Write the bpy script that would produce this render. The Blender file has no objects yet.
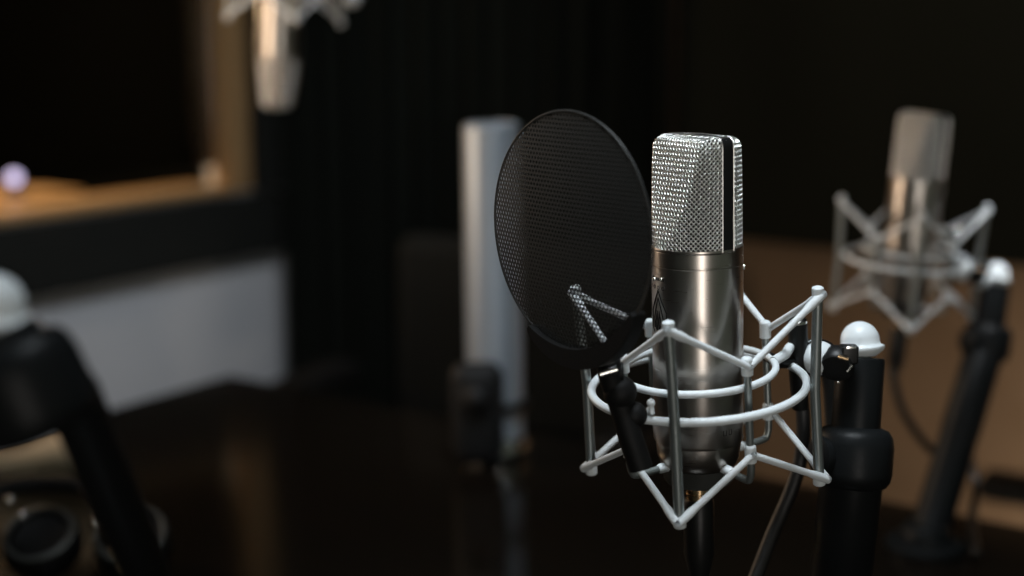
import bpy, math, random
from mathutils import Vector, Matrix
PI = math.pi
R = math.radians
random.seed(4)
scene = bpy.context.scene
COL = scene.collection

# ------------------------------------------------------------------ camera
F = 50.0 / 36.0 * 1024
PITCH = R(10.7)
CAM = Vector((0, 0, 1.25))
FWD = Vector((0, math.cos(PITCH), -math.sin(PITCH)))
UPV = Vector((0, math.sin(PITCH), math.cos(PITCH)))
RGT = Vector((1, 0, 0))
def ray(x, y): return FWD + RGT * ((x - 512) / F) - UPV * ((y - 288) / F)
def px(x, y, d): return CAM + ray(x, y) * d
def px_z(x, y, z):
    r = ray(x, y); return CAM + r * ((z - CAM.z) / r.z)
def px_plane(x, y, p0, n):
    r = ray(x, y); return CAM + r * ((p0 - CAM).dot(n) / r.dot(n))

cd = bpy.data.cameras.new('camera'); cam = bpy.data.objects.new('camera', cd); COL.objects.link(cam)
cam.location = CAM; cam.rotation_euler = (R(90) - PITCH, 0, 0)
cd.lens = 50; cd.sensor_width = 36; cd.clip_start = 0.02
cd.dof.use_dof = True; cd.dof.focus_distance = 0.825; cd.dof.aperture_fstop = 2.6
scene.camera = cam

# ------------------------------------------------------------------ materials
def mat(name, col, rough=0.5, metal=0.0, noise=None, bump=0.0, bscale=200, spec=0.4, aniso=0.0, stretch=None, coat=0.0):
    m = bpy.data.materials.new(name); m.use_nodes = True
    nt = m.node_tree; b = nt.nodes['Principled BSDF']
    b.inputs['Base Color'].default_value = (*col, 1); b.inputs['Roughness'].default_value = rough
    b.inputs['Metallic'].default_value = metal; b.inputs['Specular IOR Level'].default_value = spec
    b.inputs['Anisotropic'].default_value = aniso
    if coat: b.inputs['Coat Weight'].default_value = coat; b.inputs['Coat Roughness'].default_value = 0.12
    tc = nt.nodes.new('ShaderNodeTexCoord'); mp = nt.nodes.new('ShaderNodeMapping')
    nt.links.new(tc.outputs['Object'], mp.inputs['Vector'])
    if stretch: mp.inputs['Scale'].default_value = stretch
    nz = nt.nodes.new('ShaderNodeTexNoise'); nz.inputs['Scale'].default_value = bscale; nz.inputs['Detail'].default_value = 4
    nt.links.new(mp.outputs['Vector'], nz.inputs['Vector'])
    if noise:
        mx = nt.nodes.new('ShaderNodeMix'); mx.data_type = 'RGBA'
        mx.inputs[6].default_value = (*col, 1); mx.inputs[7].default_value = (*noise, 1)
        nt.links.new(nz.outputs['Fac'], mx.inputs[0]); nt.links.new(mx.outputs[2], b.inputs['Base Color'])
    rr = nt.nodes.new('ShaderNodeMapRange'); rr.inputs[3].default_value = rough * 0.85; rr.inputs[4].default_value = min(1, rough * 1.15)
    nt.links.new(nz.outputs['Fac'], rr.inputs[0]); nt.links.new(rr.outputs[0], b.inputs['Roughness'])
    if bump:
        bp = nt.nodes.new('ShaderNodeBump'); bp.inputs['Strength'].default_value = bump; bp.inputs['Distance'].default_value = 0.001
        nt.links.new(nz.outputs['Fac'], bp.inputs['Height']); nt.links.new(bp.outputs[0], b.inputs['Normal'])
    return m
def emit(name, col, s):
    m = bpy.data.materials.new(name); m.use_nodes = True
    b = m.node_tree.nodes['Principled BSDF']
    b.inputs['Base Color'].default_value = (*col, 1)
    b.inputs['Emission Color'].default_value = (*col, 1); b.inputs['Emission Strength'].default_value = s
    return m
def glassmat(name, col=(0.02, 0.022, 0.02), a=0.45):
    m = bpy.data.materials.new(name); m.use_nodes = True
    nt = m.node_tree; nt.nodes.clear()
    o = nt.nodes.new('ShaderNodeOutputMaterial'); t = nt.nodes.new('ShaderNodeBsdfTransparent'); g = nt.nodes.new('ShaderNodeBsdfGlossy')
    t.inputs[0].default_value = (0.8, 0.8, 0.78, 1); g.inputs['Roughness'].default_value = 0.03
    fr = nt.nodes.new('ShaderNodeFresnel'); fr.inputs[0].default_value = 1.45
    mx = nt.nodes.new('ShaderNodeMixShader'); nt.links.new(fr.outputs[0], mx.inputs[0])
    nt.links.new(t.outputs[0], mx.inputs[1]); nt.links.new(g.outputs[0], mx.inputs[2]); nt.links.new(mx.outputs[0], o.inputs[0])
    return m
M = {
 'nickel': mat('satin_nickel', (0.44, 0.405, 0.37), 0.29, 1.0, bscale=60, stretch=(1, 1, 30), bump=0.006),
 'wire': mat('silver_wire', (0.80, 0.80, 0.77), 0.34, 1.0, bscale=400),
 'core': mat('dark_gauze', (0.035, 0.028, 0.018), 0.6, 0.2, noise=(0.02, 0.018, 0.012), bscale=900, bump=0.2),
 'black_metal': mat('black_metal', (0.008, 0.008, 0.008), 0.42, 0.0, bscale=300, bump=0.05, spec=0.3),
 'black_rubber': mat('black_rubber', (0.007, 0.007, 0.007), 0.6, 0.0, bscale=300, bump=0.1, spec=0.2),
 'mesh_black': mat('black_sheet', (0.03, 0.031, 0.03), 0.5, 0.2, bscale=500, bump=0.05),
 'white': mat('white_enamel', (0.74, 0.79, 0.81), 0.38, 0.0, bscale=250, bump=0.02),
 'cord': mat('white_elastic', (0.72, 0.76, 0.78), 0.55, 0.0, bscale=900, bump=0.3),
 'rod': mat('grey_satin_rod', (0.30, 0.33, 0.325), 0.36, 0.75, bscale=250, bump=0.03),
 'collar': mat('dark_collar', (0.055, 0.057, 0.053), 0.5, 0.3, bscale=400, bump=0.05),
 'brass': mat('brass', (0.75, 0.52, 0.30), 0.25, 1.0, bscale=200),
 'steel': mat('bright_steel', (0.75, 0.75, 0.72), 0.2, 1.0, bscale=300),
 'engrave': mat('engraved_dark', (0.015, 0.013, 0.011), 0.5, 0.3, bscale=300),
 'pale': mat('pale_mark', (0.85, 0.83, 0.78), 0.4, 0.0, bscale=300),
 'stand': mat('black_powder_coat', (0.008, 0.009, 0.0095), 0.42, 0.0, bscale=500, bump=0.1, spec=0.13),
 'post': mat('grey_metal', (0.30, 0.335, 0.37), 0.42, 0.55, bscale=120, bump=0.03),
 'table': mat('dark_lacquer_wood', (0.005, 0.0045, 0.0035), 0.13, 0.0, noise=(0.009, 0.006, 0.004), bscale=9, stretch=(1, 9, 1), spec=0.22),
 'wallwhite': mat('white_paint', (0.62, 0.63, 0.66), 0.7, noise=(0.58, 0.6, 0.62), bscale=20, bump=0.05),
 'wallblack': mat('black_paint', (0.007, 0.008, 0.006), 0.85, noise=(0.0055, 0.0065, 0.005), bscale=30, bump=0.1),
 'brown': mat('brown_paint', (0.22, 0.150, 0.095), 0.75, noise=(0.19, 0.122, 0.072), bscale=12, bump=0.05),
 'wood': mat('oak_frame', (0.42, 0.27, 0.125), 0.5, noise=(0.34, 0.20, 0.09), bscale=14, stretch=(6, 6, 1), bump=0.1),
 'fabric': mat('black_fabric', (0.008, 0.0095, 0.007), 0.95, noise=(0.006, 0.0075, 0.0055), bscale=300, bump=0.3, spec=0.15),
 'chair': mat('chair_fabric', (0.008, 0.0085, 0.007), 0.9, noise=(0.006, 0.0065, 0.0055), bscale=300, bump=0.3, spec=0.25),
 'floor': mat('dark_carpet', (0.02, 0.019, 0.017), 0.95, noise=(0.03, 0.028, 0.025), bscale=250, bump=0.4, spec=0.1),
 'ceil': mat('dark_ceiling', (0.05, 0.05, 0.048), 0.9, bscale=40),
 'paper': mat('cream_paper', (0.82, 0.70, 0.52), 0.6, bscale=80, bump=0.02),
 'desk': mat('control_desk_wood', (0.50, 0.32, 0.15), 0.45, noise=(0.42, 0.26, 0.12), bscale=10, stretch=(1, 8, 1)),
 'glass': glassmat('window_glass'),
 'led': emit('lamp_glow', (0.62, 0.58, 0.95), 3.0),
 'cable': mat('black_cable', (0.010, 0.009, 0.008), 0.45, 0.0, bscale=400, bump=0.05),
}

# ------------------------------------------------------------------ mesh builder
class MB:
    def __init__(s): s.v = []; s.f = []
    def add(s, vs, fs, mtx=None):
        o = len(s.v)
        s.v += [tuple(mtx @ Vector(p)) if mtx else tuple(p) for p in vs]
        s.f += [tuple(i + o for i in f) for f in fs]
        return s
    def grid(s, rows, cu=False, cv=False, mtx=None, flip=False):
        n = len(rows); m = len(rows[0]); vs = [p for r in rows for p in r]; fs = []
        for i in range(n if cu else n - 1):
            for j in range(m if cv else m - 1):
                a = i * m + j; b = i * m + (j + 1) % m; c = ((i + 1) % n) * m + (j + 1) % m; d = ((i + 1) % n) * m + j
                fs.append((a, b, c, d))
        return s.add(vs, fs, mtx)
    def lathe(s, prof, seg=48, mtx=None, capa=True, capb=True):
        rows = [[(r * math.cos(2 * PI * k / seg), r * math.sin(2 * PI * k / seg), z) for k in range(seg)] for r, z in prof]
        o = len(s.v); s.grid(rows, cv=True, mtx=mtx)
        if capa: s.f.append(tuple(o + k for k in reversed(range(seg))))
        if capb: s.f.append(tuple(o + (len(prof) - 1) * seg + k for k in range(seg)))
        return s
    def tube(s, pts, r, seg=10, closed=False, cap=True, twist=None):
        pts = [Vector(p) for p in pts]; n = len(pts); rs = r if isinstance(r, (list, tuple)) else [r] * n
        tans = []
        for i in range(n):
            if closed: t = pts[(i + 1) % n] - pts[i - 1]
            else: t = pts[min(i + 1, n - 1)] - pts[max(i - 1, 0)]
            tans.append(t.normalized() if t.length > 1e-12 else Vector((0, 0, 1)))
        ref = Vector((0, 0, 1)) if abs(tans[0].z) < 0.9 else Vector((1, 0, 0))
        nrm = (ref - tans[0] * ref.dot(tans[0])).normalized(); rows = []
        for i in range(n):
            nrm = (nrm - tans[i] * nrm.dot(tans[i])).normalized(); bn = tans[i].cross(nrm)
            rows.append([tuple(pts[i] + (nrm * math.cos(2 * PI * k / seg) + bn * math.sin(2 * PI * k / seg)) * rs[i]) for k in range(seg)])
        o = len(s.v); s.grid(rows, cu=closed, cv=True)
        if not closed and cap:
            s.f.append(tuple(o + k for k in reversed(range(seg)))); s.f.append(tuple(o + (n - 1) * seg + k for k in range(seg)))
        return s
    def ball(s, c, r, seg=20, sz=1.0):
        n = seg // 2
        prof = [(max(1e-5, r * math.sin(PI * i / n)), -r * sz * math.cos(PI * i / n)) for i in range(n + 1)]
        return s.lathe(prof, seg, Matrix.Translation(Vector(c)))
    def box(s, c, d, mtx=None, bev=0.0):
        x, y, z = d[0] / 2, d[1] / 2, d[2] / 2; T = (mtx or Matrix()) @ Matrix.Translation(Vector(c))
        if bev <= 0:
            return s.add([(-x, -y, -z), (x, -y, -z), (x, y, -z), (-x, y, -z), (-x, -y, z), (x, -y, z), (x, y, z), (-x, y, z)],
                [(3, 2, 1, 0), (4, 5, 6, 7), (0, 1, 5, 4), (1, 2, 6, 5), (2, 3, 7, 6), (3, 0, 4, 7)], T)
        b = min(bev, x * .98, y * .98, z * .98)
        def ring(ins, zz):
            pts = []
            rr = b - ins if ins < b else 0.0
            for (cx, cy, a0) in ((x - b, y - b, 0), (-x + b, y - b, PI / 2), (-x + b, -y + b, PI), (x - b, -y + b, 1.5 * PI)):
                for k in range(5): pts.append((cx + rr * math.cos(a0 + k * PI / 8), cy + rr * math.sin(a0 + k * PI / 8), zz))
            return pts
        rows = []
        for k in range(5): a = k * PI / 8; rows.append(ring(b * (1 - math.sin(a)) * .999, -z + b * (1 - math.cos(a)))) 
        for k in range(5): a = PI / 2 - k * PI / 8; rows.append(ring(b * (1 - math.sin(a)) * .999, z - b * (1 - math.cos(a))))
        o = len(s.v); s.grid(rows, cv=True, mtx=T); m = 20
        s.f.append(tuple(o + k for k in reversed(range(m)))); s.f.append(tuple(o + 9 * m + k for k in range(m)))
        return s
    def build(s, name, m, parent=None, smooth=True, angle=40):
        me = bpy.data.meshes.new(name); me.from_pydata(s.v, [], s.f); me.update()
        me.materials.append(M[m] if isinstance(m, str) else m)
        if smooth:
            me.polygons.foreach_set('use_smooth', [True] * len(me.polygons))
            try: me.set_sharp_from_angle(angle=R(angle))
            except Exception: pass
        o = bpy.data.objects.new(name, me); COL.objects.link(o)
        if parent: o.parent = parent
        return o
def tag(o, label=None, cat=None, group=None, kind=None):
    for k, v in (('label', label), ('category', cat), ('group', group), ('kind', kind)):
        if v: o[k] = v
    return o
def thing(name, label, cat, mtx=None, group=None):
    o = bpy.data.objects.new(name, None); COL.objects.link(o); o.empty_display_size = 0.02
    if mtx: o.matrix_world = mtx
    return tag(o, label, cat, group)
def copy_tree(o, parent=None):
    c = o.copy(); COL.objects.link(c)
    if parent: c.parent = parent
    for ch in [x for x in COL.objects if x.parent == o]: copy_tree(ch, c)
    return c
def along(a, b):   # matrix placing local z from a towards b
    a = Vector(a); b = Vector(b); return Matrix.Translation(a) @ (b - a).to_track_quat('Z', 'Y').to_matrix().to_4x4()
def smooth_path(pts, n=10):
    pts = [Vector(p) for p in pts]; P = [pts[0] * 2 - pts[1]] + pts + [pts[-1] * 2 - pts[-2]]; out = []
    for i in range(1, len(P) - 2):
        for k in range(n):
            t = k / n; a, b, c, d = P[i - 1], P[i], P[i + 1], P[i + 2]
            out.append(0.5 * ((2 * b) + (c - a) * t + (2 * a - 5 * b + 4 * c - d) * t * t + (3 * b - a - 3 * c + d) * t ** 3))
    out.append(pts[-1]); return out
mm = 0.001
def az(r, a, z): return Vector((r * math.sin(R(a)) * mm, -r * math.cos(R(a)) * mm, z * mm))

# ------------------------------------------------------------------ condenser microphone
FRONT = -48          # azimuth the capsule faces (0 = towards -y, + = to +x)
RB = 26.5
def make_mic():
    t = thing('condenser_microphone', 'sharp nickel condenser microphone upright in the nearest white wire shock mount', 'microphone')
    # body
    b = MB()
    b.lathe([(RB - 2, 82.5), (RB - .3, 82.5), (RB, 82.0), (RB, 74.4), (RB - .5, 74.1), (RB - .5, 73.5), (RB, 73.2), (RB, 20), (RB, -31), (RB - .5, -32.5), (RB - 1.3, -33.0), (RB - 1.5, -36), (RB - 2.2, -42), (RB - 4, -46.5), (RB - 6.0, -48.5)][::-1], 96)
    body = b.build('body', 'nickel', t, angle=30)
    b = MB(); b.lathe([(RB - 5.2, -48.2), (RB - 5.4, -48.6), (RB - 5.8, -57), (RB - 7.5, -59)][::-1], 64); b.build('base_collar', 'collar', t)
    b = MB(); b.lathe([(9.0, -58), (9.0, -60), (7.2, -60.5), (7.2, -66), (7.6, -66.4), (7.6, -67.2), (7.2, -67.6), (7.2, -74)][::-1], 40)
    b.ball((-4.5, -6.4, -62.5), 1.2, 12); b.build('connector', 'brass', t)
    # grille : wedge-cut cylinder
    H = 64.0; RG = 25.4
    def outline(z):        # r(theta) table in local frame, theta measured from the capsule front
        k = max(0.0, (z - 4) / (H - 4)); d = RG * (1.0 - 0.44 * k)
        ins = 0.0
        if z > H - 6: q = (z - (H - 6)) / 6.0; ins = 6.5 * (1 - math.sqrt(max(0, 1 - q * q * .94)))
        pts = []
        for i in range(361):
            th = R(i); c = abs(math.cos(th)); r = RG
            if c > 1e-4: 
                rr = d / c
                e = 6.0
                r = -1.0 / e * math.log(math.exp(-e * (RG / RG)) + math.exp(-e * min(rr / RG, 8))) * RG + RG * math.log(2) / e * 0.0
                r = min(RG, rr) * 0.8 + min(RG, r + RG * .06) * 0.2
                r = min(r, RG)
            x, y = r * math.cos(th), r * math.sin(th)
            if ins:
                s_ = max(0.1, 1 - ins / d); y_ = max(0.1, 1 - .55 * ins / RG); x *= s_; y *= y_
            pts.append((x, y))
        return pts
    def ringpts(z, n, off=0.0):
        pts = outline(z); L = [0]
        for i in range(360): L.append(L[-1] + math.dist(pts[i], pts[i + 1]))
        out = []; j = 0
        for k in range(n):
            s_ = L[-1] * k / n
            while L[j + 1] < s_: j += 1
            f = (s_ - L[j]) / max(1e-9, L[j + 1] - L[j]); a = pts[j]; c = pts[j + 1]
            p = Vector((a[0] + (c[0] - a[0]) * f, a[1] + (c[1] - a[1]) * f)); tn = Vector((c[0] - a[0], c[1] - a[1]))
            if tn.length < 1e-6: tn = Vector((0, 1))
            nrm = Vector((tn.y, -tn.x)).normalized()
            out.append((p, nrm))
        return out
    # local frame: x -> capsule front direction
    fa = R(FRONT); fx = Vector((math.sin(fa), -math.cos(fa))); fy = Vector((math.cos(fa), math.sin(fa)))
    def W(p, z): return ((p.x * fx.x + p.y * fy.x) * mm, (p.x * fx.y + p.y * fy.y) * mm, (83 + z) * mm)
    NC = 58; NR = 23; c4 = H / NR / 4; A = 0.44; wr = 0.37
    rg = [ringpts(min(H - .05, c4 * m), NC * 4) for m in range(4 * NR + 1)]
    g = MB()
    for k in range(NC):      # two families of wires woven on the bias
        for sg in (1, -1):
            pts = []
            for m in range(4 * NR + 1):
                p, n = rg[m][(4 * k + sg * m) % (4 * NC)]
                pts.append(W(p + n * (sg * A * math.cos(PI * m / 2)), min(H - .05, c4 * m)))
            g.tube(pts, wr * mm, 6)
    # mesh over the top
    top = outline(H - .05)
    for k in range(-4, 5):
        y = k * 2.6 * 2
        xs = [p[0] for p in top if abs(p[1] - y) < 1.6]
        if xs: g.tube([W(Vector((min(xs), y)), H - .1), W(Vector((0, y)), H + .4), W(Vector((max(xs), y)), H - .1)], wr * mm, 6)
    gr = g.build('grille', 'wire', t, angle=180)
    c = MB(); rows = []
    for j in range(33):
        z = min(H - .05, H * j / 32); rows.append([W(Vector(p) * 0.925, z if j < 32 else z - .8) for p in outline(z)[:360:4]])
    c.grid(rows, cv=True); o_ = 32 * 90; c.f.append(tuple(o_ + k for k in range(90)))
    c.build('inner_gauze', 'core', gr)
    # black side/top band at right angles to the capsule front
    bd = MB(); prof = []
    for j in range(41):
        z = H * j / 40; zz = min(H - .05, z); prof.append((outline(zz)[90][1] + .9, zz))
    path = [(r, z) for r, z in prof] + [(0, H + .9)] + [(-r, z) for r, z in reversed(prof)]
    rows = []
    for i, (y, z) in enumerate(path):
        y2 = y; hw = 4.0
        inn = (y * .9, z - (1.5 if abs(y) < 18 else 0.0))
        rows.append([W(Vector((-hw, y2)), z), W(Vector((hw, y2)), z), W(Vector((hw, inn[0])), inn[1]), W(Vector((-hw, inn[0])), inn[1])])
    bd.grid(rows, cv=True); bd.build('side_band', 'black_metal', t, angle=30)
    ed = MB()
    for hw in (-4.2, 4.2): ed.tube([W(Vector((hw, y * 1.0)), z) for y, z in path], 0.35 * mm, 6)
    ed.build('band_edging', 'wire', gr)
    ring = MB(); ring.lathe([(25.0, 82.4), (26.5, 82.4), (26.7, 83.0), (26.5, 84.0), (25.0, 84.2)], 96, Matrix.Scale(mm, 4), False, False)
    ring.build('grille_ring', 'nickel', t)
    # pattern switch, marks and emblem, wrapped on the body
    def wrap(u, v, r=RB, a0=-57): th = R(a0) + u / r; return Vector((r * math.sin(th) * mm, -r * math.cos(th) * mm, v * mm))
    def strip(mb, pts, w=.35, r=RB + .05): mb.tube([wrap(u, v, r) for u, v in pts], w * mm, 6)
    sw = MB()
    strip(sw, [(-6, 66.5), (6, 66.5)], 1.9, RB - .9); s_ = sw.build('pattern_switch', 'black_metal', t)
    d = MB(); d.ball(wrap(-2.6, 66.2, RB + .9), 1.25 * mm, 12); d.ball(wrap(4.0, 67.0, RB + .6), 1.0 * mm, 12); d.build('switch_knob', 'steel', s_)
    mk = MB()
    for u in (-4.5, 0, 4.5):      # the three pattern marks
        strip(mk, [(u + 1.1 * math.cos(a * PI / 4), 61.5 + 1.1 * math.sin(a * PI / 4)) for a in range(9)], .22)
    strip(mk, [(-9, 62.5), (-7.4, 61)], .2)
    mk.build('pattern_marks', 'engrave', t)
    e = MB()
    strip(e, [(u, v + 3.5) for u, v in [(-7.5, 34), (-7.5, 44), (-3.5, 50), (0, 56.5), (3.5, 50), (7.5, 44), (7.5, 34)]], .6)
    strip(e, [(u, v + 3.5) for u, v in [(-4.2, 34), (-4.6, 40), (-2.2, 47), (0, 52), (2.2, 47), (4.6, 40), (4.2, 34)]], .5)
    strip(e, [(u, v + 3.5) for u, v in [(-2.2, 33), (-2.6, 38), (-1, 44), (-.6, 38), (-1, 33)]], .5); strip(e, [(u, v + 3.5) for u, v in [(2.2, 33), (2.6, 38), (1, 44), (.6, 38), (1, 33)]], .5)
    strip(e, [(u, v + 3.5) for u, v in [(-7.5, 34), (-4.2, 31), (0, 29.5), (4.2, 31), (7.5, 34)]], .5)
    e.build('emblem', 'engrave', t)
    e = MB(); 
    for u in (42.0, 46.0): strip(e, [(u, -24.5), (u + 2, -24.5), (u + 2, -21.5), (u, -21.5), (u, -24.5)], .2)
    e.build('pad_marks', 'engrave', t)
    s2 = MB(); s2.lathe([(1.6, 0), (1.6, 1.0), (1.0, 1.4)], 16, along(az(RB - .2, 88, 71) / mm, az(RB + 5, 88, 71) / mm)); scale_mb(s2); s2.build('screw', 'steel', t)
    return t
def scale_mb(mb):
    mb.v = [(x * mm, y * mm, z * mm) for x, y, z in mb.v]
_l = MB.lathe
def lathe_mm(self, prof, seg=48, mtx=None, capa=True, capb=True):
    return _l(self, prof, seg, mtx, capa, capb)

# the microphone parts above are drawn in millimetres where they use lathe(); bring those to metres
def mic_units(t):
    for o in [x for x in COL.objects if x.parent == t]:
        if o.name.split('.')[0] in ('body', 'base_collar', 'connector'):
            for v in o.data.vertices: v.co *= mm

# ------------------------------------------------------------------ shock mount
PHI = -10.5
def make_mount():
    t = thing('shock_mount', 'sharp white wire spider shock mount with elastic cords around the nearest microphone', 'shock mount')
    RT = 71.0; RO = 63.0; RI = 45.5; ZT = 56.0; ZI = 10.0
    tips = [PHI + 90 * k for k in range(4)]; nodes = [PHI + 45 + 90 * k for k in range(4)]
    for (rr, z, nm, th) in ((RO, 0, 'outer_ring', 2.5), (RI, ZI, 'inner_ring', 2.2)):
        b = MB(); b.tube([az(rr, 360 * k / 96, z) for k in range(96)], th * mm, 14, closed=True)
        b.build(nm, 'white', t)
    for a in tips:
        b = MB(); b.tube([az(RT, a, ZT), az(RO + 5.2, a, 3), az(RO + 5.0, a, -3), az(RT - 2, a, -ZT)], 3.0 * mm, 14)
        b.build('upright_rod', 'rod', t)
        b = MB()
        b.tube([az(RT, a, ZT - 3), az(RT, a, ZT + 3.5)], 3.5 * mm, 14); b.ball(az(RT, a, ZT + 3.4), 3.5 * mm, 14, .45)
        b.build('rod_cap', 'white', t); b = MB()
        b.tube([az(RT - 2, a, -ZT + 3), az(RT - 2, a, -ZT - 3.0)], 3.7 * mm, 14); b.ball(az(RT - 2, a, -ZT - 3.0), 3.7 * mm, 14, .45)
        b.build('rod_cap', 'white', t)
    for a in nodes:
        b = MB(); pts = [az(RI + 4.4, a, 25), az(RI + 4.4, a, -38), az(RI + 3, a, -43), az(RI - 1, a, -45.5), az(24, a, -45.5)]
        b.tube([pts[0]] + smooth_path(pts[1:], 6), 2.2 * mm, 12)
        b.build('cage_rod', 'rod', t)
        b = MB(); b.tube([az(29, a, -45.5), az(21.2, a, -45.5)], 3.0 * mm, 12); b.ball(az(29, a, -45.5), 3.0 * mm, 12); b.build('grip_tip', 'white', t)
        for z in (24, -28):
            b = MB()
            b.tube([az(RI + 4.4, a, z - 5), az(RI + 4.4, a, z + 4)], 3.4 * mm, 14); b.ball(az(RI + 4.4, a, z + 4), 3.4 * mm, 14, .6)
            b.build('cord_holder', 'white', t)
    for i in range(4):
        for (zt, zn) in ((ZT, 24), (-ZT, -28)):
            for (ta, na) in ((tips[i], nodes[i]), (tips[i], nodes[i - 1])):
                p = az(RT + 2.5, ta, zt); q = az(RI + 6.5, na, zn)
                L = (q - p); side = L.normalized().cross(Vector((0, 0, 1)))
                b = MB(); n = 12; pts = []; rs = []
                for k in range(n + 1):
                    f = k / n; pts.append(p + L * f); rs.append((2.05 + (.55 if f < .22 else 0)) * mm)
                b.tube(pts, rs, 12); b.ball(p, 2.8 * mm, 12); b.ball(q, 2.6 * mm, 12)
                b.build('elastic_cord', 'cord', t)
    # swivel bracket on the stand side
    b = MB(); A0 = 121
    b.tube([az(RO + 8, A0, 25), az(RO + 8, A0, -8), az(RO + 8, A0, -30)], [6.0 * mm, 6.2 * mm, 5.0 * mm], 16)
    b.tube([az(RO + 8, A0, 0), az(RO - 6, A0 - 3, 3), az(RI, A0 - 6, ZI)], 3.4 * mm, 12)
    b.build('bracket', 'black_metal', t)
    b = MB(); b.lathe([(5.8, 0), (5.8, 1.6), (4.4, 2.8)], 24, along(az(RO + 8, A0, 25) / mm, az(RO + 8, A0, 40) / mm)); scale_mb(b)
    b.build('bracket_cap', 'steel', t)
    b = MB()
    b.tube([az(RI, A0 - 20, ZI), az(RO - 6, A0 - 8, ZI), az(RO + 1, A0 - 1, ZI + 1)], 3.0 * mm, 12)
    b.build('bracket_link', 'white', t)
    return t

mic = make_mic(); mic_units(mic)
mount = make_mount()
ORIG = px(698, 385, 0.84)
def yaw_to_cam(p): return math.atan2(-(CAM.x - p.x) * -1, -(CAM.y - p.y)) if False else math.atan2(CAM.x - p.x, p.y - CAM.y)
def pose(p, yaw=None, tilt=0, roll=0, flip=False, scale=1.0):
    y = yaw_to_cam(p) if yaw is None else yaw
    m = Matrix.Translation(p) @ Matrix.Rotation(y, 4, 'Z') @ Matrix.Rotation(R(roll), 4, 'Y') @ Matrix.Rotation(R(tilt), 4, 'X')
    if flip: m = m @ Matrix.Rotation(PI, 4, 'X')
    return m
mount.matrix_world = pose(ORIG, None, 4.5, -4.0)
mic.matrix_world = pose(ORIG, None, 0.5, -1.7)

# ------------------------------------------------------------------ stand
def make_stand(label, dome, joint, foot, knob_to=None, base='table', hinge=1.0, group=None, pr=19.2, pole_from=None, cap_lean=0.0):
    """dome: centre of the white cap's flange; joint: hinge centre; foot: point on the support."""
    t = thing('microphone_stand', label, 'microphone stand', Matrix.Translation(foot))
    inv = Matrix.Translation(-foot)
    D = inv @ dome; J = inv @ joint; B = Vector((0, 0, 0))
    def L(mb, prof, a, b, seg=40):
        m2 = along(a, b); mb.lathe([(r * mm, z * mm) for r, z in prof], seg, m2); return mb
    cl = (D - J).length / mm
    up = L(MB(), [(14.2, 0), (14.9, 2), (14.9, cl - 6.2), (14.2, cl - 4.6), (8, cl - 4.2)], J, D).build('column', 'stand', t)
    dm = [(8.4, -4.4), (8.8, -4.2), (13.4, -1.2), (14.4, .4), (14.3, 1.6), (13.6, 2.3), (12.4, 2.9), (11.9, 4.0)]
    for k in range(1, 13): a = k * PI / 24; dm.append((11.9 * math.cos(a) + .01, 5.5 + 12.2 * math.sin(a)))
    axis = ((D - J).normalized() + RGT * cap_lean).normalized()
    L(MB(), dm, D, D + axis).build('dome_cap', 'white', t)
    h = hinge
    hb = MB(); ax = (D - J).normalized(); b0 = J - ax * 0.019 * h
    L(hb, [(15, 0), (20 * h, 1.5), (22.6 * h, 5), (23.6 * h, 10 * h), (23.8 * h, 26 * h), (22.8 * h, 32 * h), (20 * h, 36 * h), (15, 38 * h)], b0, J + ax)
    hj = hb.build('hinge', 'stand', t)
    cap = MB(); s = J + Vector((-0.0215 * h, -0.008, 0.003)); L(cap, [(11, -3), (12.5, 0), (12.5, 2.5), (10, 4), (4, 4.6)], s, s + Vector((-1, -0.35, 0.05)))
    cap.build('hinge_knob', 'stand', hj)
    JP = J if pole_from is None else inv @ pole_from
    d = (B - JP); ln = d.length / mm
    L(MB(), [(pr - 1.2, 0), (pr, 6), (pr, ln * .45), (pr - .6, ln * .45 + 1), (pr - .6, ln - 8)], JP, B).build('pole', 'stand', t)
    bs = MB(); up_ = Vector((0, 0, 1)) if base == 'table' else Vector((0, 0, -1))
    L(bs, [(36, 0), (38, 1), (38, 6), (34, 9), (24, 10), (22, 22), (20, 24)], B, B + up_).build('base', 'stand', t)
    if knob_to is not None:
        K = inv @ knob_to
        # white swivel ball, black thumb knob and its bright fittings
        b = MB(); b.ball(K, 11.2 * mm, 28)
        b.tube([K, K.lerp(D - axis * .010, .8)], 6.5 * mm, 16)
        sb = b.build('swivel_ball', 'white', t)
        g = MB(); g.tube([K + Vector((11.3 * math.cos(a), -3.0, 11.3 * math.sin(a))) * mm for a in [2 * PI * k / 40 for k in range(40)]], .6 * mm, 8, closed=True)
        g.build('seam_ring', 'stand', sb)
        k0 = K + Vector((9, -10, -3.5)) * mm; kd = Vector((-.35, -1, -.55)).normalized()
        kb = MB(); L(kb, [(6, -12), (9.5, -9), (10.6, -6), (10.6, 1), (9.4, 2.5), (6.5, 3)], k0, k0 + kd, 28)
        kb.box(k0 + Vector((7, -1, 8)) * mm, (.010, .009, .011), Matrix(), .0012)
        kn = kb.build('thumb_knob', 'black_metal', t)
        f = MB(); f.tube([k0 + Vector((-1, -7, 8.0)) * mm, k0 + Vector((5, -8.2, 6.4)) * mm], 1.3 * mm, 10)
        f.build('brass_pin', 'brass', kn)
        f = MB(); f.tube([k0 + Vector((4.6, -7.4, -1.5)) * mm, k0 + Vector((7.8, -6.6, 2.5)) * mm], 1.0 * mm, 10); f.ball(k0 + Vector((0, -7, -8)) * mm, .9 * mm, 10)
        f.box(k0 + Vector((7, -6.2, 13)) * mm, (.006, .001, .002), Matrix(), .0003)
        f.build('bright_fitting', 'steel', kn)
    if group: t['group'] = group
    return t
TZ = 0.75
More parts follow.
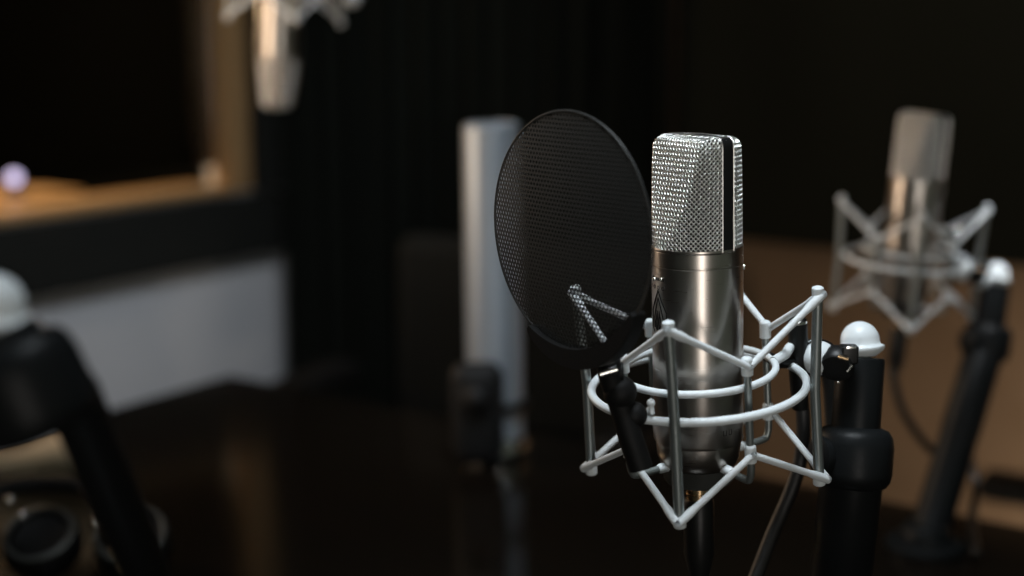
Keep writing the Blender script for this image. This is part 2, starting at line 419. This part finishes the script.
make_stand('black microphone stand with sharp white dome cap right beside the nearest shock mount', px(861, 350, .875), px(854, 457, .875), px_z(818, 783, TZ), px(818, 357, .865), cap_lean=-.17, group=None)
make_stand('black microphone stand with blurred white dome cap standing before the brown wall', px(996, 280, 1.43), px(987, 343, 1.43), px_z(925, 548, TZ), px(964, 270, 1.42), group=None)
ST3 = make_stand('large black microphone stand cropped by the left edge of the photo', px(-8, 320, .53), px(26, 388, .535), px_z(232, 780, TZ), None, hinge=1.0, pr=11, cap_lean=.5, pole_from=px(68, 385, .54), group=None)

# ------------------------------------------------------------------ second and third microphone
B_O = px(908, 259, 1.44)
mic2 = copy_tree(mic); mount2 = copy_tree(mount)
tag(mic2, 'blurred condenser microphone with warm-lit grille in front of the brown wall', 'microphone')
tag(mount2, 'blurred white wire shock mount in front of the brown wall', 'shock mount')
mount2.matrix_world = pose(B_O, yaw_to_cam(B_O) + R(18), 3, 2.5)
mic2.matrix_world = pose(B_O, yaw_to_cam(B_O) + R(4), 1, 3.5)
C_O = px(281, -10, 1.78)
mic3 = copy_tree(mic); mount3 = copy_tree(mount)
tag(mic3, 'blurred condenser microphone hanging upside down beside the wooden window frame', 'microphone')
tag(mount3, 'blurred white wire shock mount on the upside down hanging microphone', 'shock mount')
mount3.matrix_world = pose(px(286, -26, 1.78), None, 0, 3, True)
mic3.matrix_world = pose(C_O, yaw_to_cam(C_O) + R(30), 0, 4, True)

jc = px(357, -66, 1.82); fc = Vector((jc.x + .03, jc.y, 2.7))
make_stand('black microphone arm reaching down from the ceiling to the upside down microphone', px(352, -7, 1.81), jc, fc, px(331, -12, 1.80), base='ceiling')

# ------------------------------------------------------------------ pop filter
def make_filter():
    c = px(568, 232, .7725); rf = 65.5
    yaw = yaw_to_cam(ORIG)
    m = Matrix.Translation(c) @ Matrix.Rotation(yaw + R(-44), 4, 'Z') @ Matrix.Rotation(R(1), 4, 'X')
    t = thing('pop_filter', 'round black perforated metal pop filter in front of the nearest microphone', 'pop filter', m)
    # local: disc in the xz plane, -y towards the singer
    pitch = 2.8; hr = .96; th = 0.26
    g = MB(); 
    def P(x, z, off): 
        r2 = x * x + z * z
        return (x * mm, (-4.0 + 4.5 * r2 / (rf * rf) + off) * mm, z * mm)
    rows = int(rf / (pitch * .866)) + 1
    for j in range(-rows, rows + 1):
        for i in range(-rows - 2, rows + 3):
            cx = (i + (.5 if j % 2 else 0)) * pitch; cz = j * pitch * .866
            if math.hypot(cx, cz) > rf - 1.0: continue
            n = 12; vs = []; fs = []
            ap = pitch / 2
            for k in range(n):
                a = 2 * PI * k / n
                rr = ap if k % 2 == 0 else ap / math.cos(PI / 6)
                for off in (-th, th): vs.append(P(cx + rr * math.cos(a), cz + rr * math.sin(a), off))
                for off in (-th, th): vs.append(P(cx + hr * math.cos(a), cz + hr * math.sin(a), off))
            for k in range(n):
                a = 4 * k; b = 4 * ((k + 1) % n)
                fs += [(a, b, b + 2, a + 2), (a + 1, a + 3, b + 3, b + 1), (a + 2, b + 2, b + 3, a + 3)]
            g.add(vs, fs)
    g.build('perforated_screen', 'mesh_black', t, angle=30)
    b = MB(); b.tube([P(rf * math.cos(2 * PI * k / 120), rf * math.sin(2 * PI * k / 120), 0) for k in range(120)], .7 * mm, 8, closed=True)
    b.build('rim', 'mesh_black', t)
    # lower holder: a crescent that grips the rim
    h = MB(); rws = []
    for k in range(29):
        a = R(-118 + 84 * k / 28); e = math.sin(PI * k / 28) ** .6
        ri = rf - 1.5; ro = rf + 1.2 + 8.5 * e
        rws.append([(ri * math.cos(a) * mm, -.0042, ri * math.sin(a) * mm), (ro * math.cos(a) * mm, -.0042, ro * math.sin(a) * mm),
                    (ro * math.cos(a) * mm, .0058, ro * math.sin(a) * mm), (ri * math.cos(a) * mm, .0058, ri * math.sin(a) * mm)])
    h.grid(rws, cv=True); h.f.append((0, 1, 2, 3)); h.f.append(tuple(28 * 4 + k for k in (3, 2, 1, 0)))
    hold = h.build('holder', 'black_rubber', t, angle=50)
    inv = m.inverted()
    br = MB()
    pts = [px(606, 352, .778), px(612, 380, .784), px(621, 405, .788), px(630, 435, .788), px(641, 468, .790)]
    br.tube([inv @ p for p in smooth_path(pts, 6)], 7.0 * mm, 16)
    br.ball(inv @ px(620, 392, .786), .0095, 20); br.ball(inv @ px(634, 415, .789), .0075, 20)
    br.tube([inv @ px(608, 372, .783), inv @ px(623, 372, .783)], .0055, 14)
    bk = br.build('bracket', 'black_rubber', t)
    s = MB()
    sp = [px(600, 374, .772), px(617, 369, .772)]; n = 14
    for k in range(n):
        f0 = k / n; p = sp[0].lerp(sp[1], f0); q = sp[0].lerp(sp[1], f0 + .6 / n)
        s.tube([inv @ p, inv @ q], (3.1 if k % 2 else 2.4) * mm, 12)
    s.build('clamp_screw', 'steel', bk)
    s = MB(); s.tube([inv @ px(652, 414, .787), inv @ px(651, 405, .787)], 1.6 * mm, 10); s.ball(inv @ px(651, 403, .787), 2.4 * mm, 14); s.build('peg', 'white', bk)
    s = MB(); s.ball(inv @ px(622, 331, .80), 1.6 * mm, 12); s.build('holder_bolt', 'steel', hold)
    return t
make_filter()

# ------------------------------------------------------------------ cables
def cable(pts, r, label, name='microphone_cable', plug=None):
    base = pts[-1]
    t = thing(name, label, 'cable', Matrix.Translation(base))
    b = MB(); b.tube([p - base for p in smooth_path(pts, 10)], r, 12); b.build('cord', 'cable', t)
    p0, p1 = plug
    g = MB(); g.lathe([(8.2 * mm, 0), (9.2 * mm, .002), (9.2 * mm, .035), (7 * mm, .045), (5 * mm, .052)], 28, along(p0 - base, p1 - base)); g.build('plug', 'black_metal', t)
    return t
mw = mic.matrix_world
cable([mw @ Vector((0, 0, -.120)), px(705, 610, .85), px(735, 620, .88), px(772, 535, .90), px(795, 480, .905), px(803, 440, .905), px(802, 400, .905), px(799, 372, .905), px(806, 345, .925), px(830, 390, .93), px(832, 600, .94), px_z(826, 740, TZ + .006)], .0046,
      'black microphone cable curving down behind the nearest shock mount', plug=(mw @ Vector((0, 0, -.070)), mw @ Vector((0, 0, -.13))))
mw2 = mic2.matrix_world
cable([mw2 @ Vector((0, 0, -.118)), px(893, 375, 1.45), px(905, 415, 1.45), px(935, 452, 1.46), px(962, 446, 1.50), px(975, 480, 1.50), px(972, 520, 1.43), px_z(975, 548, TZ + .012), px_z(978, 556, TZ + .008)], .0045,
      'blurred dark cable looping from the microphone before the brown wall to its stand', plug=(mw2 @ Vector((0, 0, -.070)), mw2 @ Vector((0, 0, -.13))))

# ------------------------------------------------------------------ the room
YAW = R(34.0)
E1 = Vector((math.sin(YAW), math.cos(YAW), 0))      # along the window wall, away
E2 = Vector((math.cos(YAW), -math.sin(YAW), 0))     # along the back wall, to the right
W0 = px(299, 245, 3.0); W0.z = 0
RM = Matrix(((E2.x, E1.x, 0, W0.x), (E2.y, E1.y, 0, W0.y), (0, 0, 1, 0), (0, 0, 0, 1)))   # room frame: x along back wall, y along window wall (0 = corner, negative = nearer)
RI_ = RM.inverted()
def on_left(x, y): return RI_ @ px_plane(x, y, W0, E2)
def on_back(x, y): return RI_ @ px_plane(x, y, W0, E1)
CH = 2.7
def struct(name, mb, m, smooth=False):
    o = mb.build(name, m, None, smooth); o.matrix_world = RM; return tag(o, None, None, None, 'structure')
# key heights on the window wall
wt = on_left(298, 245).z; st = on_left(245, 190).z; jo = on_left(247, 120).y; ji = on_left(203, 120).y
bz = on_back(880, 251).z
WT = 0.12
yb, yf = -5.0, 0.0
wl = MB()
win_y0, win_y1, win_z0, win_z1 = -2.6, jo, st, 2.2
def wallseg(mb, y0, y1, z0, z1): mb.box((-WT / 2, (y0 + y1) / 2, (z0 + z1) / 2), (WT, y1 - y0, z1 - z0))
wallseg(wl, yb, 0.0, 0, win_z0); wallseg(wl, yb, win_y0, win_z0, CH); wallseg(wl, win_y1, 0.0, win_z0, CH); wallseg(wl, win_y0, win_y1, win_z1, CH)
struct('wall_left', wl, 'wallwhite')
t1 = MB(); t1.box((.012, (yb + 0) / 2, (wt + st) / 2 - .004), (.024, 5.0, st - wt - .008)); struct('trim_1', t1, 'wallblack')
t2 = MB(); t2.box((.016, (jo) / 2 + .0, (st + CH) / 2), (.03, -jo - .002, CH - st)); struct('trim_2', t2, 'wallblack')
wb = MB(); wb.box((2.2, .06, CH / 2), (4.7, .12, CH)); struct('wall_back', wb, 'brown')
fl = MB(); fl.box((1.8, -2.4, -.03), (5.5, 5.3, .06)); struct('floor', fl, 'floor')
ce = MB(); ce.box((1.8, -2.4, CH + .03), (5.5, 5.3, .06)); struct('ceiling', ce, 'ceil')
# window: wooden frame with jambs, head, sill and one mullion, and a pane
wr_ = thing('window_1', 'wide control room window with an oak frame and dark glass', 'window', RM); wr_['kind'] = 'structure'
yj = on_left(229, 120).y; fw = jo - yj
q = RI_ @ px_plane(211, 120, RM @ Vector((0, yj, 0)), E1); dep = -q.x
f = MB()
f.box((-dep / 2 + .004, jo - fw / 2, (win_z0 + win_z1) / 2), (dep + .008, fw, win_z1 - win_z0), bev=.004)
f.box((-dep / 2 + .004, (win_y0 + jo) / 2, win_z1 - .05), (dep + .008, jo - win_y0 - 2 * fw, .10), bev=.004)
f.box((-dep / 2 + .004, win_y0 + fw / 2, (win_z0 + win_z1) / 2), (dep + .008, fw, win_z1 - win_z0), bev=.004)
f.build('window_frame', 'wood', wr_)
f = MB(); f.box((-WT / 2 + .006, (win_y0 + jo) / 2, st + .006), (WT + .012, jo - win_y0 - 2 * fw, .012), bev=.004); f.build('window_sill', 'wood', wr_)
f = MB(); f.box((-dep + .004, (win_y0 + jo) / 2, (win_z0 + win_z1) / 2), (.006, jo - win_y0 - 2 * fw, win_z1 - win_z0 - .1)); f.build('window_pane', 'glass', wr_)
# control room seen through it
cr = MB(); cr.box((-1.9, -1.6, 1.3), (.06, 4.2, 2.6)); cr.box((-1.0, .55, 1.3), (1.8, .06, 2.6)); cr.box((-1.0, -3.7, 1.3), (1.8, .06, 2.6)); cr.box((-1.0, -1.6, 2.63), (1.8, 4.2, .06)); cr.box((-1.0, -1.6, .03), (1.8, 4.2, .06))
struct('wall_control_room', cr, 'wallblack')

# curtain on the back wall and the black acoustic panel above the brown wall
x690 = on_back(688, 300).x
cu = MB(); rws = []; n = 160
for z in [.02 + (CH - .08) * k / 14 for k in range(15)]:
    rws.append([(.03 + (x690 - .03) * k / n, -.075 + .035 * math.sin(k * .62) + .012 * math.sin(k * 1.7 + z), z) for k in range(n + 1)])
cu.grid(rws); cur = cu.build('curtain', 'fabric', None); cur.matrix_world = RM
tag(cur, 'floor length black curtain hanging in the corner behind the grey post', 'curtain')
so = cur.modifiers.new('thick', 'SOLIDIFY'); so.thickness = .004
ap = MB(); ap.box(((x690 + 3.6) / 2 + .01, -.045, (bz + CH) / 2), (3.6 - x690 - .01, .08, CH - bz - .02), bev=.012)
apo = ap.build('acoustic_panel', 'fabric', None); apo.matrix_world = RM; tag(apo, 'large black acoustic panel on the back wall above the brown paint', 'acoustic panel')

# control room desk and its glowing lamp
dk = px_plane(30, 191, W0 - E2 * .30, E2); dl = RI_ @ dk
desk = thing('control_desk', 'warm lit wooden desk behind the control room window', 'desk', RM @ Matrix.Translation((dl.x, dl.y, 0)))
b = MB(); b.box((-.18, -.55, dl.z - .02), (.5, 1.25, .04), bev=.006); b.build('desk_top', 'desk', desk)
b = MB(); b.box((-.36, -.55, dl.z + .13), (.10, 1.15, .26), bev=.01); b.build('desk_hutch', 'desk', desk)
for yy in (-1.1, 0.0):
    b = MB(); b.box((-.18, yy, (dl.z - .04) / 2 + .03), (.44, .05, dl.z - .10), bev=.006); b.build('leg_panel', 'desk', desk)
lp = RI_ @ px_plane(16, 207, W0 - E2 * .28, E2)
lamp = thing('desk_lamp', 'small lavender glowing lamp on the control room desk', 'lamp', RM @ Matrix.Translation((lp.x, lp.y, dl.z + .001)))
hz = max(.03, lp.z - dl.z)
b = MB(); b.lathe([(.022, .0), (.022, .006), (.006, .010), (.005, hz - .012)], 24); b.build('base', 'black_metal', lamp)
b = MB(); b.ball((0, 0, hz), .013, 20); b.build('bulb', 'led', lamp)

# ------------------------------------------------------------------ table
cA = px_z(230, 374, TZ); T1 = Vector((E2.x, E2.y, 0)); T2 = -Vector((E1.x, E1.y, 0))
tm = Matrix(((T1.x, T2.x, 0, cA.x), (T1.y, T2.y, 0, cA.y), (0, 0, 1, 0), (0, 0, 0, 1)))
TI = tm.inverted()
tb = thing('table', 'large dark glossy table under the microphone stands and the grey post', 'table', tm)
b = MB(); b.box((.95, .9, TZ - .0225), (1.90, 1.8, .045), bev=.008); b.build('table_top', 'table', tb)
for (lx, ly) in ((.12, .12), (1.78, .12), (.12, 1.68), (1.78, 1.68)):
    b = MB(); b.box((lx, ly, (TZ - .045) / 2), (.08, .08, TZ - .045), bev=.006); b.build('leg', 'table', tb)
b = MB()
b.box((.95, .12, TZ - .10), (1.58, .03, .10)); b.box((.95, 1.68, TZ - .10), (1.58, .03, .10)); b.box((.12, .9, TZ - .10), (.03, 1.48, .10)); b.box((1.78, .9, TZ - .10), (.03, 1.48, .10))
b.build('apron', 'table', tb)

# ------------------------------------------------------------------ grey post on the table
pb = px_z(496, 452, TZ); dpt = (pb - CAM).dot(FWD); rp = 28.0 * dpt / F; hgt = px(492, 118, dpt).z - TZ
po = thing('post', 'tall pale grey metal post standing behind the pop filter', 'post', pose(pb, None, 0, -0.6))
b = MB(); b.lathe([(rp * .9, .02), (rp, .022), (rp, hgt - .004), (rp - .004, hgt), (rp * .8, hgt), (rp * .8, hgt - .03)], 64, None, True, True); b.build('tube', 'post', po)
b = MB(); b.lathe([(rp * 1.15, 0), (rp * 1.2, .002), (rp * 1.2, .012), (rp * 1.12, .016), (rp * 1.05, .022)], 64); b.build('base_ring', 'steel', po)
cl = MB(); cl.box((-.020, -rp - .018, .062), (.060, .036, .118), bev=.017); cl.ball((-.020, -rp - .036, .085), .018, 24)
clo = cl.build('clamp', 'black_rubber', po)
b = MB(); b.tube([(rp * math.cos(2 * PI * k / 48) * 1.03, rp * math.sin(2 * PI * k / 48) * 1.03, .06) for k in range(48)], .006, 10, closed=True); b.build('clamp_band', 'black_metal', clo)

# ------------------------------------------------------------------ cup and headphones on the table, lower left
p0 = px_z(-8, 478, TZ); p1 = px_z(88, 474, TZ); dcup = (p1 - CAM).dot(FWD)
r1 = 26 * dcup / F; r0 = 14 * dcup / F
ct = thing('paper_cup', 'cream paper cup lying on its side on the table behind the cropped stand', 'cup', along(p0 + Vector((0, 0, r0 + .003)), p1 + Vector((0, 0, r1 + .003))))
ln = ((p1 + Vector((0, 0, r1))) - (p0 + Vector((0, 0, r0)))).length
b = MB(); b.lathe([(r0 * .9, .004), (r0 * .9, 0), (r0, 0), (r0 + (r1 - r0) * .5, ln * .5), (r1, ln - .002), (r1 - .001, ln), (r1 - .003, ln - .002), (r0 - .001, .006)], 48, None, False, True); b.build('cup_wall', 'paper', ct)
b = MB(); b.tube([(r1 * math.cos(2 * PI * k / 48), r1 * math.sin(2 * PI * k / 48), ln) for k in range(48)], .0018, 8, closed=True); b.build('rolled_rim', 'paper', ct)
hb = px_z(48, 577, TZ); dh = (hb - CAM).dot(FWD)
hp = thing('headphones', 'black headphones lying on the table at the lower left corner', 'headphones', Matrix.Translation(hb))
def hl(x, y, dz=0.0): return px(x, y, dh + dz) - hb
b = MB(); b.tube(smooth_path([hl(-45, 525, -.02), hl(-10, 494, 0), hl(40, 484, .01), hl(88, 488, 0), hl(118, 520, -.02)], 8), .0085, 14); band = b.build('headband', 'black_rubber', hp)
for (x, y) in ((42, 541), (132, 541)):
    cc = hl(x, y); dirn = Vector((0, -.5, .87))
    b = MB(); b.lathe([(.020, -.020), (.032, -.018), (.035, -.012), (.035, .004), (.032, .010), (.026, .012), (.024, .006), (.010, .004)], 40, along(cc, cc + dirn)); cup = b.build('ear_cup', 'black_metal', hp)
    b = MB(); b.tube([along(cc, cc + dirn) @ Vector((.030 * math.cos(2 * PI * k / 40), .030 * math.sin(2 * PI * k / 40), .0105)) for k in range(40)], .003, 8, closed=True); b.build('cup_ring', 'collar', cup)
for (x, y) in ((10, 500), (23, 516), (98, 523)):
    b = MB(); b.ball(hl(x, y, -.035), .0042, 14); b.build('screw', 'steel', hp)

# ------------------------------------------------------------------ chairs
def make_chair(label, p, yaw, top, s=.46):
    t = thing('office_chair', label, 'chair', Matrix.Translation(p) @ Matrix.Rotation(yaw, 4, 'Z'), None)
    b = MB(); b.box((0, 0, s), (.48, .48, .08), bev=.038); b.build('seat', 'chair', t)
    b = MB(); b.box((0, .23, (s + .10 + top) / 2), (.46, .07, top - s - .10), bev=.034); b.build('backrest', 'chair', t)
    b = MB(); b.box((0, .26, s + .05), (.07, .03, .24), bev=.01); b.build('back_bar', 'black_metal', t)
    for sx in (-1, 1):
        b = MB(); b.tube(smooth_path([(sx * .25, .10, s - .02), (sx * .29, .10, s + .10), (sx * .29, .06, s + .19)], 6), .014, 10); b.box((sx * .29, 0, s + .205), (.07, .28, .035), bev=.016); b.build('armrest', 'black_rubber', t)
    b = MB(); b.lathe([(.03, .09), (.03, .25), (.02, .25), (.02, s - .03)], 20); b.build('gas_lift', 'black_metal', t)
    for k in range(5):
        a = 2 * PI * k / 5
        b = MB(); b.tube([(0, 0, .10), (.27 * math.cos(a), .27 * math.sin(a), .07)], [.022, .014], 10); lg = b.build('leg', 'black_metal', t)
        b = MB(); b.ball((.27 * math.cos(a), .27 * math.sin(a), .0285), .028, 14); b.build('caster', 'black_rubber', lg)
    return t
cp = px(462, 262, 2.15); top = cp.z; cp.z = 0
make_chair('black office chair with rounded backrest behind the grey post', cp, YAW * -1 + R(10), top)
cp = px(1052, 490, 1.68); cp.z = 0
make_chair('black office chair at the right edge below the brown wall', cp, R(-120), .78, .40)

# ------------------------------------------------------------------ lights
def area(name, loc, target, size, power, col, sy=None, spread=180):
    l = bpy.data.lights.new(name, 'AREA'); l.energy = power; l.color = col; l.size = size; l.spread = R(spread)
    if sy: l.shape = 'RECTANGLE'; l.size_y = sy
    o = bpy.data.objects.new(name, l); COL.objects.link(o); o.location = loc
    o.rotation_euler = (Vector(target) - Vector(loc)).to_track_quat('-Z', 'Y').to_euler(); return o
area('overhead_softbox', (.02, .62, 2.3), (.13, .84, 1.0), .42, 2.3, (.86, .94, 1.0), spread=58)
area('doorway_light', (.27, -1.4, .80), (.1, .85, 1.0), .45, 1.3, (1.0, .93, .87), 1.5, spread=50)
area('left_lamp', (-.75, 1.45, 1.43), (.2, 1.62, 1.45), .22, 3.6, (1.0, .76, .56), .95, spread=122)
area('white_wall_fill', (.05, 1.45, 2.4), (-.75, 2.7, .5), .4, 1.6, (.90, .94, 1.0), spread=50)  # added cool fill that lifts the white wall under the window
area('post_fill', (.15, .75, 2.2), (-.04, 1.62, .95), .3, .26, (.78, .90, 1.0), spread=16)  # added narrow fill giving the grey post its cool front
area('far_dome_fill', (.60, 1.25, 2.4), px(994, 266, 1.43), .06, .034, (.95, .97, 1.0), spread=5)  # made-up narrow beam, only to whiten the far stand's dome cap
wl_ = RM @ Vector((2.15, -.55, .40)); wt_ = RM @ Vector((1.1, 0, .62))
area('brown_wall_fill', wl_, wt_, .35, 7.0, (1.0, .84, .66), spread=130)  # unseen fill below table height, added to brighten the brown wall
pl = bpy.data.lights.new('control_desk_fill', 'POINT'); pl.energy = 16.0; pl.color = (1, .7, .42); pl.shadow_soft_size = .08  # added point light without a fixture, warms and brightens the control desk
plo = bpy.data.objects.new('control_desk_fill', pl); COL.objects.link(plo); plo.location = RM @ Vector((dl.x - .05, dl.y - .25, dl.z + .45))

w = bpy.data.worlds.new('world'); scene.world = w; w.use_nodes = True
bg = w.node_tree.nodes['Background']; bg.inputs[0].default_value = (.85, 1.0, .80, 1); bg.inputs[1].default_value = 0.08

vs = scene.view_settings; scene.display_settings.display_device = 'sRGB'
vs.view_transform = 'Standard'; vs.look = 'None'; vs.exposure = 0; vs.gamma = 1; vs.use_curve_mapping = False
